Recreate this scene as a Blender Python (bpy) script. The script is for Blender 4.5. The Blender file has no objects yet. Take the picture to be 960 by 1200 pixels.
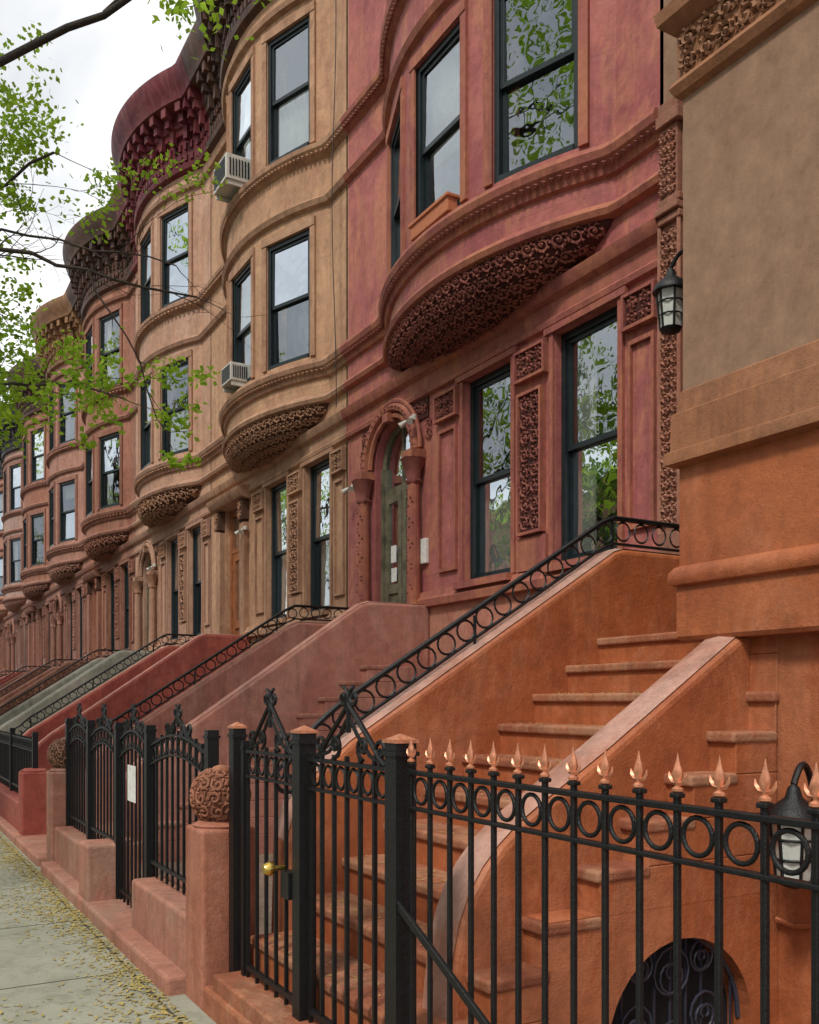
import bpy, bmesh, math, random
from mathutils import Vector, Matrix
random.seed(11)
rnd = random.random
def ru(a,b): return a+(b-a)*random.random()
V=Vector
scene=bpy.context.scene

# ------------------------------------------------------------ builder
class M:
    def __init__(s): s.v=[]; s.f=[]
    def add(s,vs,fs):
        o=len(s.v); s.v.extend([tuple(p) for p in vs]); s.f.extend([tuple(i+o for i in f) for f in fs])
    def box(s,x0,x1,y0,y1,z0,z1):
        s.add([(x0,y0,z0),(x1,y0,z0),(x1,y1,z0),(x0,y1,z0),(x0,y0,z1),(x1,y0,z1),(x1,y1,z1),(x0,y1,z1)],
              [(3,2,1,0),(4,5,6,7),(0,1,5,4),(1,2,6,5),(2,3,7,6),(3,0,4,7)])
    def fbox(s,F,a0,a1,n0,n1,z0,z1):
        O,T,N=F
        p=lambda a,n,z:(O.x+T.x*a+N.x*n,O.y+T.y*a+N.y*n,z)
        s.add([p(a0,n0,z0),p(a1,n0,z0),p(a1,n1,z0),p(a0,n1,z0),p(a0,n0,z1),p(a1,n0,z1),p(a1,n1,z1),p(a0,n1,z1)],
              [(3,2,1,0),(4,5,6,7),(0,1,5,4),(1,2,6,5),(2,3,7,6),(3,0,4,7)])
    def fquad(s,F,a0,a1,n,z0,z1):
        O,T,N=F
        p=lambda a,z:(O.x+T.x*a+N.x*n,O.y+T.y*a+N.y*n,z)
        s.add([p(a0,z0),p(a1,z0),p(a1,z1),p(a0,z1)],[(0,1,2,3)])
    def tube(s,pts,r,sides=5,cap=True):
        pts=[V(p) for p in pts]; n=len(pts)
        if n<2: return
        rs=r if isinstance(r,(list,tuple)) else [r]*n
        vs=[];fs=[]
        up=V((0.13,0.21,0.97)).normalized()
        prev=None
        for i,p in enumerate(pts):
            t=(pts[min(i+1,n-1)]-pts[max(i-1,0)])
            if t.length<1e-9: t=V((0,0,1))
            t.normalize()
            if prev is None:
                a=t.cross(up)
                if a.length<.05: a=t.cross(V((1,0,0)))
            else:
                a=prev-t*prev.dot(t)
                if a.length<1e-4: a=t.cross(up)
            a.normalize(); b=t.cross(a); prev=a
            for k in range(sides):
                an=2*math.pi*k/sides
                vs.append(p+(a*math.cos(an)+b*math.sin(an))*rs[i])
        for i in range(n-1):
            for k in range(sides):
                k2=(k+1)%sides
                fs.append((i*sides+k,i*sides+k2,(i+1)*sides+k2,(i+1)*sides+k))
        if cap:
            fs.append(tuple(range(sides-1,-1,-1))); fs.append(tuple((n-1)*sides+k for k in range(sides)))
        s.add(vs,fs)
    def ring(s,c,ax,bx,R,r,n=14,sides=5):
        c=V(c);ax=V(ax);bx=V(bx);nx=ax.cross(bx)
        vs=[];fs=[]
        for i in range(n):
            a=2*math.pi*i/n; d=ax*math.cos(a)+bx*math.sin(a)
            for k in range(sides):
                b=2*math.pi*k/sides
                vs.append(c+d*(R+r*math.cos(b))+nx*(r*math.sin(b)))
        for i in range(n):
            for k in range(sides):
                fs.append((i*sides+k,((i+1)%n)*sides+k,((i+1)%n)*sides+(k+1)%sides,i*sides+(k+1)%sides))
        s.add(vs,fs)
    def lathe(s,c,prof,n=12,rot=0,mod=None):
        c=V(c); vs=[];fs=[]
        for (r,z) in prof:
            for k in range(n):
                a=2*math.pi*k/n+rot
                rr=r*(mod(a,z) if mod else 1)
                vs.append((c.x+rr*math.cos(a),c.y+rr*math.sin(a),c.z+z))
        for i in range(len(prof)-1):
            for k in range(n):
                fs.append((i*n+k,i*n+(k+1)%n,(i+1)*n+(k+1)%n,(i+1)*n+k))
        fs.append(tuple(range(n-1,-1,-1))); fs.append(tuple((len(prof)-1)*n+k for k in range(n)))
        s.add(vs,fs)
    def grid(s,rows):
        nr=len(rows); nc=len(rows[0]); vs=[p for r in rows for p in r]
        fs=[(i*nc+j,i*nc+j+1,(i+1)*nc+j+1,(i+1)*nc+j) for i in range(nr-1) for j in range(nc-1)]
        s.add(vs,fs)
    def prism(s,poly,y0,y1):
        n=len(poly)
        s.add([(x,y0,z) for x,z in poly]+[(x,y1,z) for x,z in poly],
              [tuple(range(n)),tuple(range(2*n-1,n-1,-1))]+[(i,i+n,(i+1)%n+n,(i+1)%n) for i in range(n)])
    def obj(s,name,mat,parent=None,smooth=None,bevel=None,segs=2):
        if not s.v: return None
        me=bpy.data.meshes.new(name); me.from_pydata([tuple(p) for p in s.v],[],s.f); me.update()
        bm=bmesh.new(); bm.from_mesh(me); bmesh.ops.recalc_face_normals(bm,faces=bm.faces); bm.to_mesh(me); bm.free()
        ob=bpy.data.objects.new(name,me); scene.collection.objects.link(ob)
        me.materials.append(mat)
        if smooth is not None:
            for p in me.polygons: p.use_smooth=True
            try: me.set_sharp_from_angle(angle=math.radians(smooth))
            except Exception: pass
        if parent: ob.parent=parent
        if bevel:
            b=ob.modifiers.new('bev','BEVEL'); b.width=bevel; b.segments=segs; b.limit_method='ANGLE'; b.angle_limit=math.radians(35)
            b.harden_normals=False
        return ob
def empty(name):
    e=bpy.data.objects.new(name,None); scene.collection.objects.link(e); e.empty_display_size=.2; return e

# ------------------------------------------------------------ materials
def nt(name):
    m=bpy.data.materials.new(name); m.use_nodes=True; t=m.node_tree; t.nodes.clear()
    out=t.nodes.new('ShaderNodeOutputMaterial'); b=t.nodes.new('ShaderNodeBsdfPrincipled')
    t.links.new(b.outputs[0],out.inputs[0]); return m,t,b,out
def N(t,ty,**kw):
    n=t.nodes.new(ty)
    for k,v in kw.items():
        if k in n.inputs: n.inputs[k].default_value=v
        else: setattr(n,k,v)
    return n
def mixc(t,fac,a,b,bt='MIX'):
    n=t.nodes.new('ShaderNodeMix'); n.data_type='RGBA'; n.blend_type=bt
    for sock,val in ((n.inputs[0],fac),(n.inputs[6],a),(n.inputs[7],b)):
        if isinstance(val,bpy.types.NodeSocket): t.links.new(val,sock)
        elif isinstance(val,(tuple,list)): sock.default_value=(val[0],val[1],val[2],1)
        else: sock.default_value=val
    return n.outputs[2]
def noise(t,vec,scale,detail=4,rough=.55,sx=(1,1,1),dist=0):
    mp=N(t,'ShaderNodeMapping'); mp.inputs['Scale'].default_value=sx
    t.links.new(vec,mp.inputs[0])
    n=N(t,'ShaderNodeTexNoise'); n.inputs['Scale'].default_value=scale; n.inputs['Detail'].default_value=detail
    n.inputs['Roughness'].default_value=rough; n.inputs['Distortion'].default_value=dist
    t.links.new(mp.outputs[0],n.inputs['Vector']); return n.outputs[0]
def mrange(t,val,a,b,c=0,d=1):
    n=N(t,'ShaderNodeMapRange'); n.inputs[1].default_value=a;n.inputs[2].default_value=b;n.inputs[3].default_value=c;n.inputs[4].default_value=d
    t.links.new(val,n.inputs[0]); return n.outputs[0]
def stone(name,ca,cb,cc=None,ccamt=.5,rough=.8,bump=.3,carve=0,spec=.25,seed=0,grime=.45,joint=0):
    m,t,b,out=nt(name)
    tc=N(t,'ShaderNodeTexCoord'); mp=N(t,'ShaderNodeMapping'); mp.inputs['Location'].default_value=(seed*3.1,seed*1.7,seed*2.3)
    t.links.new(tc.outputs['Object'],mp.inputs[0]); vec=mp.outputs[0]
    n1=mrange(t,noise(t,vec,1.1,9,.7,dist=.5),.40,.60)
    col=mixc(t,n1,ca,cb)
    if cc:
        n2=mrange(t,noise(t,vec,1.7,10,.76,(1,1,.4),dist=.9),.49,.58,0,ccamt)
        col=mixc(t,n2,col,cc)
    n3=mrange(t,noise(t,vec,6,7,.7,(1,1,.07)),.49,.66,0,grime)
    dk=tuple(c*.38 for c in ca)
    col=mixc(t,n3,col,dk)
    n6=mrange(t,noise(t,vec,2.6,9,.78,dist=1.2),.56,.66,0,grime*.8)
    col=mixc(t,n6,col,tuple(c*.55 for c in cb))
    n4=mrange(t,noise(t,vec,8,10,.8),.33,.70,.74,1.22)
    cm=N(t,'ShaderNodeCombineColor'); 
    for i in range(3): t.links.new(n4,cm.inputs[i])
    col=mixc(t,1.0,col,cm.outputs[0],'MULTIPLY')
    n5=mrange(t,noise(t,vec,40,5,.75),.60,.70,0,.3)
    col=mixc(t,n5,col,tuple(min(.8,c*1.3+.04) for c in ca))
    last=None
    h=noise(t,vec,26,9,.7); bp=N(t,'ShaderNodeBump'); bp.inputs['Strength'].default_value=bump; bp.inputs['Distance'].default_value=.018
    t.links.new(h,bp.inputs['Height'])
    last=bp
    h2=noise(t,vec,120,3,.6); b2=N(t,'ShaderNodeBump'); b2.inputs['Strength'].default_value=bump; b2.inputs['Distance'].default_value=.006
    t.links.new(h2,b2.inputs['Height']); t.links.new(last.outputs[0],b2.inputs['Normal']); last=b2
    if joint:
        sp=N(t,'ShaderNodeSeparateXYZ'); t.links.new(tc.outputs['Object'],sp.inputs[0])
        cx=N(t,'ShaderNodeCombineXYZ'); t.links.new(sp.outputs[1],cx.inputs[0]); t.links.new(sp.outputs[2],cx.inputs[1])
        br=N(t,'ShaderNodeTexBrick'); br.inputs['Scale'].default_value=1; br.inputs['Mortar Size'].default_value=.0035
        br.inputs['Brick Width'].default_value=1.22; br.inputs['Row Height'].default_value=joint; br.inputs['Mortar Smooth'].default_value=.4
        t.links.new(cx.outputs[0],br.inputs['Vector'])
        jf=N(t,'ShaderNodeMath'); jf.operation='MULTIPLY'; jf.inputs[1].default_value=.45; t.links.new(br.outputs['Fac'],jf.inputs[0])
        col=mixc(t,jf.outputs[0],col,dk)
        b4=N(t,'ShaderNodeBump'); b4.invert=True; b4.inputs['Strength'].default_value=.4; b4.inputs['Distance'].default_value=.006
        t.links.new(br.outputs['Fac'],b4.inputs['Height']); t.links.new(last.outputs[0],b4.inputs['Normal']); last=b4
    if carve:
        vo=N(t,'ShaderNodeTexVoronoi'); vo.inputs['Scale'].default_value=carve; vo.feature='SMOOTH_F1'
        t.links.new(vec,vo.inputs['Vector'])
        b3=N(t,'ShaderNodeBump'); b3.inputs['Strength'].default_value=.7; b3.inputs['Distance'].default_value=.03
        t.links.new(vo.outputs['Distance'],b3.inputs['Height']); t.links.new(last.outputs[0],b3.inputs['Normal']); last=b3
    t.links.new(col,b.inputs['Base Color'])
    rr=mrange(t,noise(t,vec,5,5,.6),.3,.7,rough-.12,min(1,rough+.12)); t.links.new(rr,b.inputs['Roughness'])
    b.inputs['Specular IOR Level'].default_value=spec
    t.links.new(last.outputs[0],b.inputs['Normal'])
    return m
def plain(name,c,rough=.5,metal=0,spec=.5,var=.15,vs=20,bump=.0):
    m,t,b,out=nt(name); tc=N(t,'ShaderNodeTexCoord')
    n=mrange(t,noise(t,tc.outputs['Object'],vs,5,.6),.3,.7,1-var,1+var)
    cm=N(t,'ShaderNodeCombineColor')
    for i in range(3): t.links.new(n,cm.inputs[i])
    t.links.new(mixc(t,1.0,c,cm.outputs[0],'MULTIPLY'),b.inputs['Base Color'])
    b.inputs['Roughness'].default_value=rough; b.inputs['Metallic'].default_value=metal; b.inputs['Specular IOR Level'].default_value=spec
    if bump:
        bp=N(t,'ShaderNodeBump'); bp.inputs['Strength'].default_value=bump; bp.inputs['Distance'].default_value=.01
        t.links.new(noise(t,tc.outputs['Object'],vs*3,5,.6),bp.inputs['Height']); t.links.new(bp.outputs[0],b.inputs['Normal'])
    return m
IRON=plain('black_iron_paint',(.007,.008,.009),.42,0,.35,.4,40,.4)
COPPER=plain('copper_paint',(.60,.25,.14),.38,.4,.5,.3,60)
BRASS=plain('brass',(.7,.48,.12),.25,1)
FRAME=plain('window_frame_dark',(.012,.020,.024),.4,0,.4,.3,10)
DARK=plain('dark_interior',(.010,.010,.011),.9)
CURT=plain('curtain_cloth',(.78,.76,.70),.9,var=.12,vs=3)
SHADE=plain('window_shade',(.5,.47,.40),.9)
WOOD=plain('weathered_wood',(.15,.135,.09),.6,0,.3,.5,6,.4)
WOODR=plain('brown_door_wood',(.30,.11,.045),.45,0,.4,.35,8,.2)
PAPER=plain('paper_white',(.75,.75,.72),.8)
ACM=plain('ac_beige_metal',(.55,.53,.48),.5)
LGLASS=plain('lantern_glass',(.5,.52,.48),.15,0,.8)
TERRA=plain('terracotta',(.50,.17,.08),.8)
BARK=stone('bark',(.075,.06,.045),(.04,.032,.026),bump=.9,grime=.2)
def glass():
    m,t,b,out=nt('window_glass')
    t.nodes.remove(b)
    g=N(t,'ShaderNodeBsdfGlossy'); g.inputs['Roughness'].default_value=.012; g.inputs['Color'].default_value=(.80,.87,.92,1)
    tr=N(t,'ShaderNodeBsdfTransparent'); tr.inputs[0].default_value=(.80,.85,.85,1)
    tc=N(t,'ShaderNodeTexCoord'); bp=N(t,'ShaderNodeBump'); bp.inputs['Strength'].default_value=.25; bp.inputs['Distance'].default_value=.02
    t.links.new(noise(t,tc.outputs['Object'],2.6,2,.4),bp.inputs['Height']); t.links.new(bp.outputs[0],g.inputs['Normal'])
    fr=N(t,'ShaderNodeFresnel'); fr.inputs[0].default_value=1.6
    f=mrange(t,fr.outputs[0],0.04,.5,.26,.80)
    mx=N(t,'ShaderNodeMixShader'); t.links.new(f,mx.inputs[0]); t.links.new(tr.outputs[0],mx.inputs[1]); t.links.new(g.outputs[0],mx.inputs[2])
    t.links.new(mx.outputs[0],out.inputs[0]); return m
GLASS=glass()
def leafmat(name,c1,c2):
    m,t,b,out=nt(name); t.nodes.remove(b)
    tc=N(t,'ShaderNodeTexCoord'); n=mrange(t,noise(t,tc.outputs['Object'],5,3),.35,.65)
    c=mixc(t,n,c1,c2)
    d=N(t,'ShaderNodeBsdfDiffuse'); tl=N(t,'ShaderNodeBsdfTranslucent'); t.links.new(c,d.inputs[0]); t.links.new(c,tl.inputs[0])
    mx=N(t,'ShaderNodeMixShader'); mx.inputs[0].default_value=.5
    t.links.new(d.outputs[0],mx.inputs[1]); t.links.new(tl.outputs[0],mx.inputs[2]); t.links.new(mx.outputs[0],out.inputs[0]); return m
LEAF=leafmat('spring_leaves',(.42,.62,.06),(.24,.42,.04))
LEAF2=leafmat('green_leaves',(.16,.27,.04),(.07,.14,.025))

# ------------------------------------------------------------ geometry helpers
def spiral_pts(R,turns,start,hand,n):
    out=[]
    for k in range(n+1):
        f=k/n; r=R*(1-.86*f); a=start+hand*turns*2*math.pi*f
        out.append((r*math.cos(a),r*math.sin(a)))
    return out
def vine(m,S,a0,a1,b0,b1,r=.012,det=12,mask=None,cell=None,base=.0):
    W=a1-a0;H=b1-b0
    c=cell or min(W,H)
    nx=max(1,round(W/c)); ny=max(1,round(H/c))
    for i in range(nx):
        for j in range(ny):
            ca=a0+W*(i+.5)/nx; cb=b0+H*(j+.5)/ny
            R=.47*min(W/nx,H/ny)
            if mask and not mask(ca,cb,R): continue
            R*=ru(.88,1.06)
            hand=1 if (i+j)%2 else -1
            st=[math.pi/2,-math.pi/2][(i+j)%2]+ (0 if H>W else math.pi/2)+ru(-.35,.35)
            pts=[];rs=[]
            for k,(u,v) in enumerate(spiral_pts(R,1.35,st,hand,det)):
                p,n=S(ca+u,cb+v); pts.append(p+n*(r*.6+base)); rs.append(r*(1.15-.4*k/det))
            m.tube(pts,rs,4)
            p,n=S(ca,cb); blob(m,p+n*r*.9,r*1.7)
            for q in range(7):        # curling leaflets branching off the stem
                an=st+hand*q*.9+.4; p,n=S(ca+R*1.10*math.cos(an),cb+R*1.10*math.sin(an))
                pm,nm=S(ca+R*.98*math.cos(an+.35),cb+R*.98*math.sin(an+.35))
                p2,n2=S(ca+R*.66*math.cos(an+.6),cb+R*.66*math.sin(an+.6))
                m.tube([p+n*r*.2,pm+n*r*1.5,p2+n*r*.3],[r*.3,r*1.15,r*.35],4)
def blob(m,c,r):
    m.add([c+V((r,0,0)),c+V((-r,0,0)),c+V((0,r,0)),c+V((0,-r,0)),c+V((0,0,r)),c+V((0,0,-r))],
          [(0,2,4),(2,1,4),(1,3,4),(3,0,4),(2,0,5),(1,2,5),(3,1,5),(0,3,5)])
def flatS(X0,dep=0):
    return lambda a,b:(V((X0-dep,a,b)),V((-1,0,0)))
def wall(m,P,y0,y1,z0,z1,ops,step=.2,depth=.25):
    ys=[y0+(y1-y0)*i/max(1,int((y1-y0)/step)) for i in range(max(1,int((y1-y0)/step))+1)]
    ed=[o[0] for o in ops]+[o[1] for o in ops]
    ys=[y for y in ys if all(abs(y-e)>.02 for e in ed)]+ed; ys=sorted(set(ys))
    zs=sorted(set([z0,z1]+[o[2] for o in ops]+[o[3] for o in ops]))
    idx={}
    vs=[];fs=[]
    for i,y in enumerate(ys):
        for z in zs: idx[(i,z)]=len(vs); vs.append((P(y,0),y,z))
    for i in range(len(ys)-1):
        for j in range(len(zs)-1):
            cy=(ys[i]+ys[i+1])/2; cz=(zs[j]+zs[j+1])/2
            if any(o[0]<cy<o[1] and o[2]<cz<o[3] for o in ops): continue
            fs.append((idx[(i,zs[j])],idx[(i+1,zs[j])],idx[(i+1,zs[j+1])],idx[(i,zs[j+1])]))
    m.add(vs,fs)
    for o in ops:
        yy=[y for y in ys if o[0]<=y<=o[1]]
        for z in (o[2],o[3]):
            m.grid([[(P(y,0),y,z),(P(y,0)+depth,y,z)] for y in yy])
        for y in (o[0],o[1]):
            m.grid([[(P(y,0),y,o[2]),(P(y,0)+depth,y,o[2])],[(P(y,0),y,o[3]),(P(y,0)+depth,y,o[3])]])
def sweep(m,P,prof,y0,y1,step=.12):
    n=max(1,int((y1-y0)/step)); rows=[]
    for i in range(n+1):
        y=y0+(y1-y0)*i/n; rows.append([(P(y,d),y,z) for d,z in prof])
    m.grid(rows)
    for r in (rows[0],rows[-1]): m.add(r,[tuple(range(len(r)))])
def frame_of(P,y0,y1):
    p0=V((P(y0,0),y0,0));p1=V((P(y1,0),y1,0)); T=(p1-p0).normalized(); Nn=V((-T.y,T.x,0))
    if Nn.x>0: Nn=-Nn
    return ((p0+p1)/2,T,Nn),(p1-p0).length
def window(B,F,w,z0,z1,kind,depth=0):
    fr,gl,cu,dk,sh=B['frames'],B['glass'],B['curt'],B['dark'],B['shade']
    h=w/2; e=.035; n0,n1=-.19-depth,-.07-depth
    fr.fbox(F,-h-e,-h+.06,n0,n1,z0,z1); fr.fbox(F,h-.06,h+e,n0,n1,z0,z1)
    fr.fbox(F,-h+.06,h-.06,n0,n1,z1-.07,z1); fr.fbox(F,-h+.06,h-.06,n0,n1+.02,z0,z0+.06)
    zm=(z0+z1)/2
    for (a,b,q) in ((z0+.06,zm+.02,-.155),(zm-.02,z1-.07,-.115)):
        q-=depth
        fr.fbox(F,-h+.06,-h+.105,q-.018,q+.018,a,b); fr.fbox(F,h-.105,h-.06,q-.018,q+.018,a,b)
        fr.fbox(F,-h+.105,h-.105,q-.018,q+.018,a,a+.05); fr.fbox(F,-h+.105,h-.105,q-.018,q+.018,b-.045,b)
        O,T,Nn=F; gi=ru(-.006,.006); gj=ru(-.008,.008)
        pt=lambda aa,zz,k:(O.x+T.x*aa+Nn.x*(q+.002+k),O.y+T.y*aa+Nn.y*(q+.002+k),zz)
        gl.add([pt(-h+.10,a+.045,gi+gj),pt(h-.10,a+.045,-gi+gj),pt(h-.10,b-.04,-gi-gj),pt(-h+.10,b-.04,gi-gj)],[(0,1,2,3)])
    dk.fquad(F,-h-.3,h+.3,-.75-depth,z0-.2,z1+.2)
    O,T,Nn=F
    def drape(a0,a1,za,zb):
        k=max(6,int((a1-a0)/.025)); rows=[]
        for i in range(k+1):
            a=a0+(a1-a0)*i/k; n=-.24-depth+.025*math.sin(a*55)+.012*math.sin(a*23+1)
            p=O+T*a+Nn*n; rows.append([(p.x,p.y,za),(p.x,p.y,zb)])
        cu.grid(rows)
    if kind=='half': drape(-h,h,z0,zm+ru(-.1,.1))
    elif kind=='sides':
        drape(-h,-h+w*.36,z0,z1); drape(h-w*.36,h,z0,z1)
    elif kind=='full': drape(-h,h,z0,z1)
    elif kind=='shade': sh.fquad(F,-h,h,-.22-depth,zm+ru(-.5,.5),z1)
    elif kind=='blind':
        z=z1-.1
        while z>z0+.1:
            sh.fbox(F,-h,h,-.235-depth,-.215-depth,z-.018,z); z-=.04
    elif kind=='bars':
        k=6
        for i in range(1,k):
            a=-h+w*i/k; fr.fbox(F,a-.008,a+.008,-.03,-.014,z0+.02,z1-.02)
        for z in (z0+.1,zm,z1-.1): fr.fbox(F,-h,h,-.032,-.012,z-.012,z+.012)

XF=5.8
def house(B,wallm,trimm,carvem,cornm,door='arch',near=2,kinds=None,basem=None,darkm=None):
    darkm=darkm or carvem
    E=empty('brownstone_house')
    w=M();tr=M();cv=M();vn=M();co=M();bs=M()
    Bd=dict(frames=M(),glass=M(),curt=M(),dark=M(),shade=M())
    half,sag=2.1,.6; c=B+2.7; R=(half*half+sag*sag)/(2*sag); cx=XF-sag+R
    flat=lambda y,d:XF-d
    def bow(y,d):
        u=y-c; rr=R+d
        if abs(u)<rr: return min(XF-d,cx-math.sqrt(rr*rr-u*u))
        return XF-d
    e=B+6.0
    kinds=kinds or [random.choice(['half','sides','shade','none','blind','full','none']) for _ in range(8)]
    ops=[(B+.55,B+1.45,2.92,5.18),(B+2.15,B+3.05,2.92,5.18),(B+4.18,B+5.18,2.0,5.15)]
    wall(w,flat,B,e,2.72,5.98,[(o[0],o[1],max(o[2],2.72),o[3]) for o in ops],step=3,depth=.45)
    bops=[(B+.6,B+1.4,.7,1.8),(B+2.2,B+3.0,.7,1.8),(B+4.18,B+5.18,2.0,2.72)]
    wall(bs,lambda y,d:XF-.03-d,B,e,-.5,2.72,bops,step=3,depth=.48)
    for i,o in enumerate(ops[:2]):
        F,ww=frame_of(flat,o[0],o[1]); window(Bd,F,ww,o[2],o[3],kinds[i])
    for o in bops[:2]:
        F,ww=frame_of(flat,o[0],o[1]); window(Bd,F,ww,o[2],o[3],'bars')
    sweep(tr,flat,[(0,2.70),(.10,2.72),(.11,2.80),(.07,2.84),(.05,2.90),(0,2.915)],B,B+4.0,2)
    for o in ops[:2]:
        F,ww=frame_of(flat,o[0],o[1])
        tr.fbox(F,-ww/2-.06,ww/2+.06,-.06,.13,2.85,2.925)
        for s in (-1,1): tr.fbox(F,s*(ww/2+.035)-.03,s*(ww/2+.035)+.03,-.02,.035,2.93,5.18)
        tr.fbox(F,-ww/2-.12,ww/2+.12,-.02,.055,5.183,5.245)
    def carvedpanel(y0,y1,z0,z1,cell=None):
        tr.box(XF-.075,XF-.002,y0,y0+.03,z0,z1); tr.box(XF-.075,XF-.002,y1-.03,y1,z0,z1)
        tr.box(XF-.075,XF-.002,y0+.03,y1-.03,z0,z0+.03); tr.box(XF-.075,XF-.002,y0+.03,y1-.03,z1-.03,z1)
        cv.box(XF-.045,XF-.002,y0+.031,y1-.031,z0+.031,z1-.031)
        if near>=1: vine(vn,flatS(XF,.045),y0+.04,y1-.04,z0+.04,z1-.04,.012 if near==2 else .016,14 if near==2 else 7,cell=cell)
    tr.box(XF-.04,XF-.001,B+1.56,B+2.04,2.92,3.25)
    carvedpanel(B+1.6,B+2.0,3.28,4.72,.165 if near==2 else None)
    carvedpanel(B+1.55,B+2.05,4.84,5.16,.14)
    carvedpanel(B+3.15,B+3.62,4.84,5.16,.14)
    carvedpanel(B+.06,B+.46,4.84,5.16,.14)
    for ya,yb in ((B+3.2,B+3.58),(B+.1,B+.42)):
        tr.box(XF-.035,XF-.001,ya,yb,3.1,3.14);tr.box(XF-.035,XF-.001,ya,yb,4.71,4.75);tr.box(XF-.035,XF-.001,ya,ya+.035,3.14,4.71);tr.box(XF-.035,XF-.001,yb-.035,yb,3.14,4.71)
    sweep(tr,flat,[(0,5.24),(.05,5.26),(.06,5.31),(.03,5.34),(.03,5.48),(.09,5.52),(.12,5.58),(.13,5.63),(.04,5.66),(0,5.68)],B,e,3)
    wy=[(c-1.80,c-.90),(c-.46,c+.46),(c+.90,c+1.80)]
    uo=[(a,b,z0,z1) for a,b in wy for z0,z1 in ((6.66,8.56),(9.78,11.70))]
    wall(w,bow,B,e,5.98,12.3,uo,step=.15,depth=.32)
    for i,o in enumerate(uo):
        F,ww=frame_of(bow,o[0],o[1]); window(Bd,F,ww,o[2],o[3],kinds[(i+2)%8],depth=-.055)
        for s in (-1,1): tr.fbox(F,s*(ww/2+.05)-.05,s*(ww/2+.05)+.05,-.05,.025,o[2],o[3])
        tr.fbox(F,-ww/2-.1,ww/2+.1,-.05,.035,o[3]+.002,o[3]+.13)
    def prot(y): return max(0,XF-bow(y,0))
    ztop=5.97
    def bowl(y,v):
        b=prot(y)+.02; h=.44*(prot(y)/sag)**.6
        return V((XF-b*max(0,math.cos(v*math.pi/2))**.8 if v<1 else XF,y,ztop-h*math.sin(v*math.pi/2)))
    n=56; rows=[]
    for i in range(n+1):
        y=c-half+2*half*i/n
        rows.append([bowl(y,j/8) for j in range(9)])
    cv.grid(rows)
    if near>=1:
        def Lf(y): return 1.12*(prot(y)+.44*(prot(y)/sag)**.6)*.72+.001
        def S(a,b):
            v=min(1,max(0,b/Lf(a))); p=bowl(a,v)
            p1=bowl(a+.02,v); p2=bowl(a,min(1,v+.03)); p0=bowl(a,max(0,v-.03))
            nn=(p1-p).cross(p2-p0)
            if nn.length<1e-7: nn=V((-1,0,-1))
            nn.normalize()
            if nn.x>0: nn=-nn
            return p,nn
        cell=.155 if near==2 else .26
        vine(vn,S,c-half+.1,c+half-.1,.02,.84,.0135 if near==2 else .02,13 if near==2 else 7,
             mask=lambda a,b,R:abs(a-c)<half-.12 and b+R<Lf(a)+.06 and b-R>-.02,cell=cell)
    sweep(tr,bow,[(0,5.93),(.07,5.95),(.09,6.0),(.06,6.05),(.02,6.07),(0,6.09)],B,e)
    sweep(tr,bow,[(0,6.30),(.04,6.32),(.06,6.38),(.12,6.44),(.14,6.50),(.12,6.55),(.03,6.58),(0,6.60)],B,e)
    sweep(tr,bow,[(0,8.80),(.06,8.83),(.09,8.9),(.03,8.95),(0,8.97)],B,e)
    sweep(tr,bow,[(0,9.50),(.05,9.53),(.12,9.62),(.13,9.68),(.03,9.72),(0,9.73)],B,e)
    sweep(tr,bow,[(0,11.92),(.07,11.95),(.09,12.02),(.03,12.06),(0,12.08)],B,e)
    if near>=1:
        st=.075 if near==2 else .12
        for z,d in ((6.40,.085),(9.56,.09)):
            y=B+.03
            while y<e-.03:
                blob(vn,V((bow(y,d),y,z)),.034 if near==2 else .045); y+=st
    prof=[(0,12.28),(.10,12.32),(.12,12.42),(.05,12.46),(.05,12.98),(.12,13.02),(.13,13.12),(.17,13.16),(.17,13.42),(.44,13.50),(.47,13.62),(.52,13.70),(.58,13.86),(.61,13.98),(.61,14.04),(-1.6,14.12)]
    sweep(co,bow,prof,B+.01,e-.01)
    y=B+.15; st=.34
    while y<e-.1:
        F,_=frame_of(bow,y-.01,y+.01)
        co.fbox(F,-.07,.07,.16,.41,13.3,13.49); co.fbox(F,-.06,.06,.16,.32,13.14,13.3); co.fbox(F,-.05,.05,.1,.2,12.86,13.14)
        y+=st
    y=B+.08
    while y<e-.05:
        F,_=frame_of(bow,y-.01,y+.01); co.fbox(F,-.03,.03,.04,.1,12.72,12.86); co.fbox(F,-.04,.04,.04,.085,12.5,12.62); y+=.14
    dy=B+4.68; dw=M(); dd=M(); pp=M(); XD=XF-.23   # door plane reference: set back only ~12 cm
    if door=='arch':
        zsp=4.65; r=.5; k=18
        arc=[(dy+r*math.cos(math.pi*i/k),zsp+r*math.sin(math.pi*i/k)) for i in range(k+1)]
        vs=[];fs=[]
        for (a,z) in arc: vs+= [(XF-.001,a,z),(XF-.001,a,5.16),(XF+.45,a,z)]
        for i in range(k): fs+=[(3*i,3*i+3,3*i+4,3*i+1),(3*i,3*i+2,3*i+5,3*i+3)]
        w.add(vs,fs)
        for rr,q,dp in ((.56,.035,.05),(.66,.05,.07),(.74,.03,.06)):
            tr.tube([(XF-dp,dy+rr*math.cos(math.pi*i/k),zsp+rr*math.sin(math.pi*i/k)) for i in range(k+1)],q,6)
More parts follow.
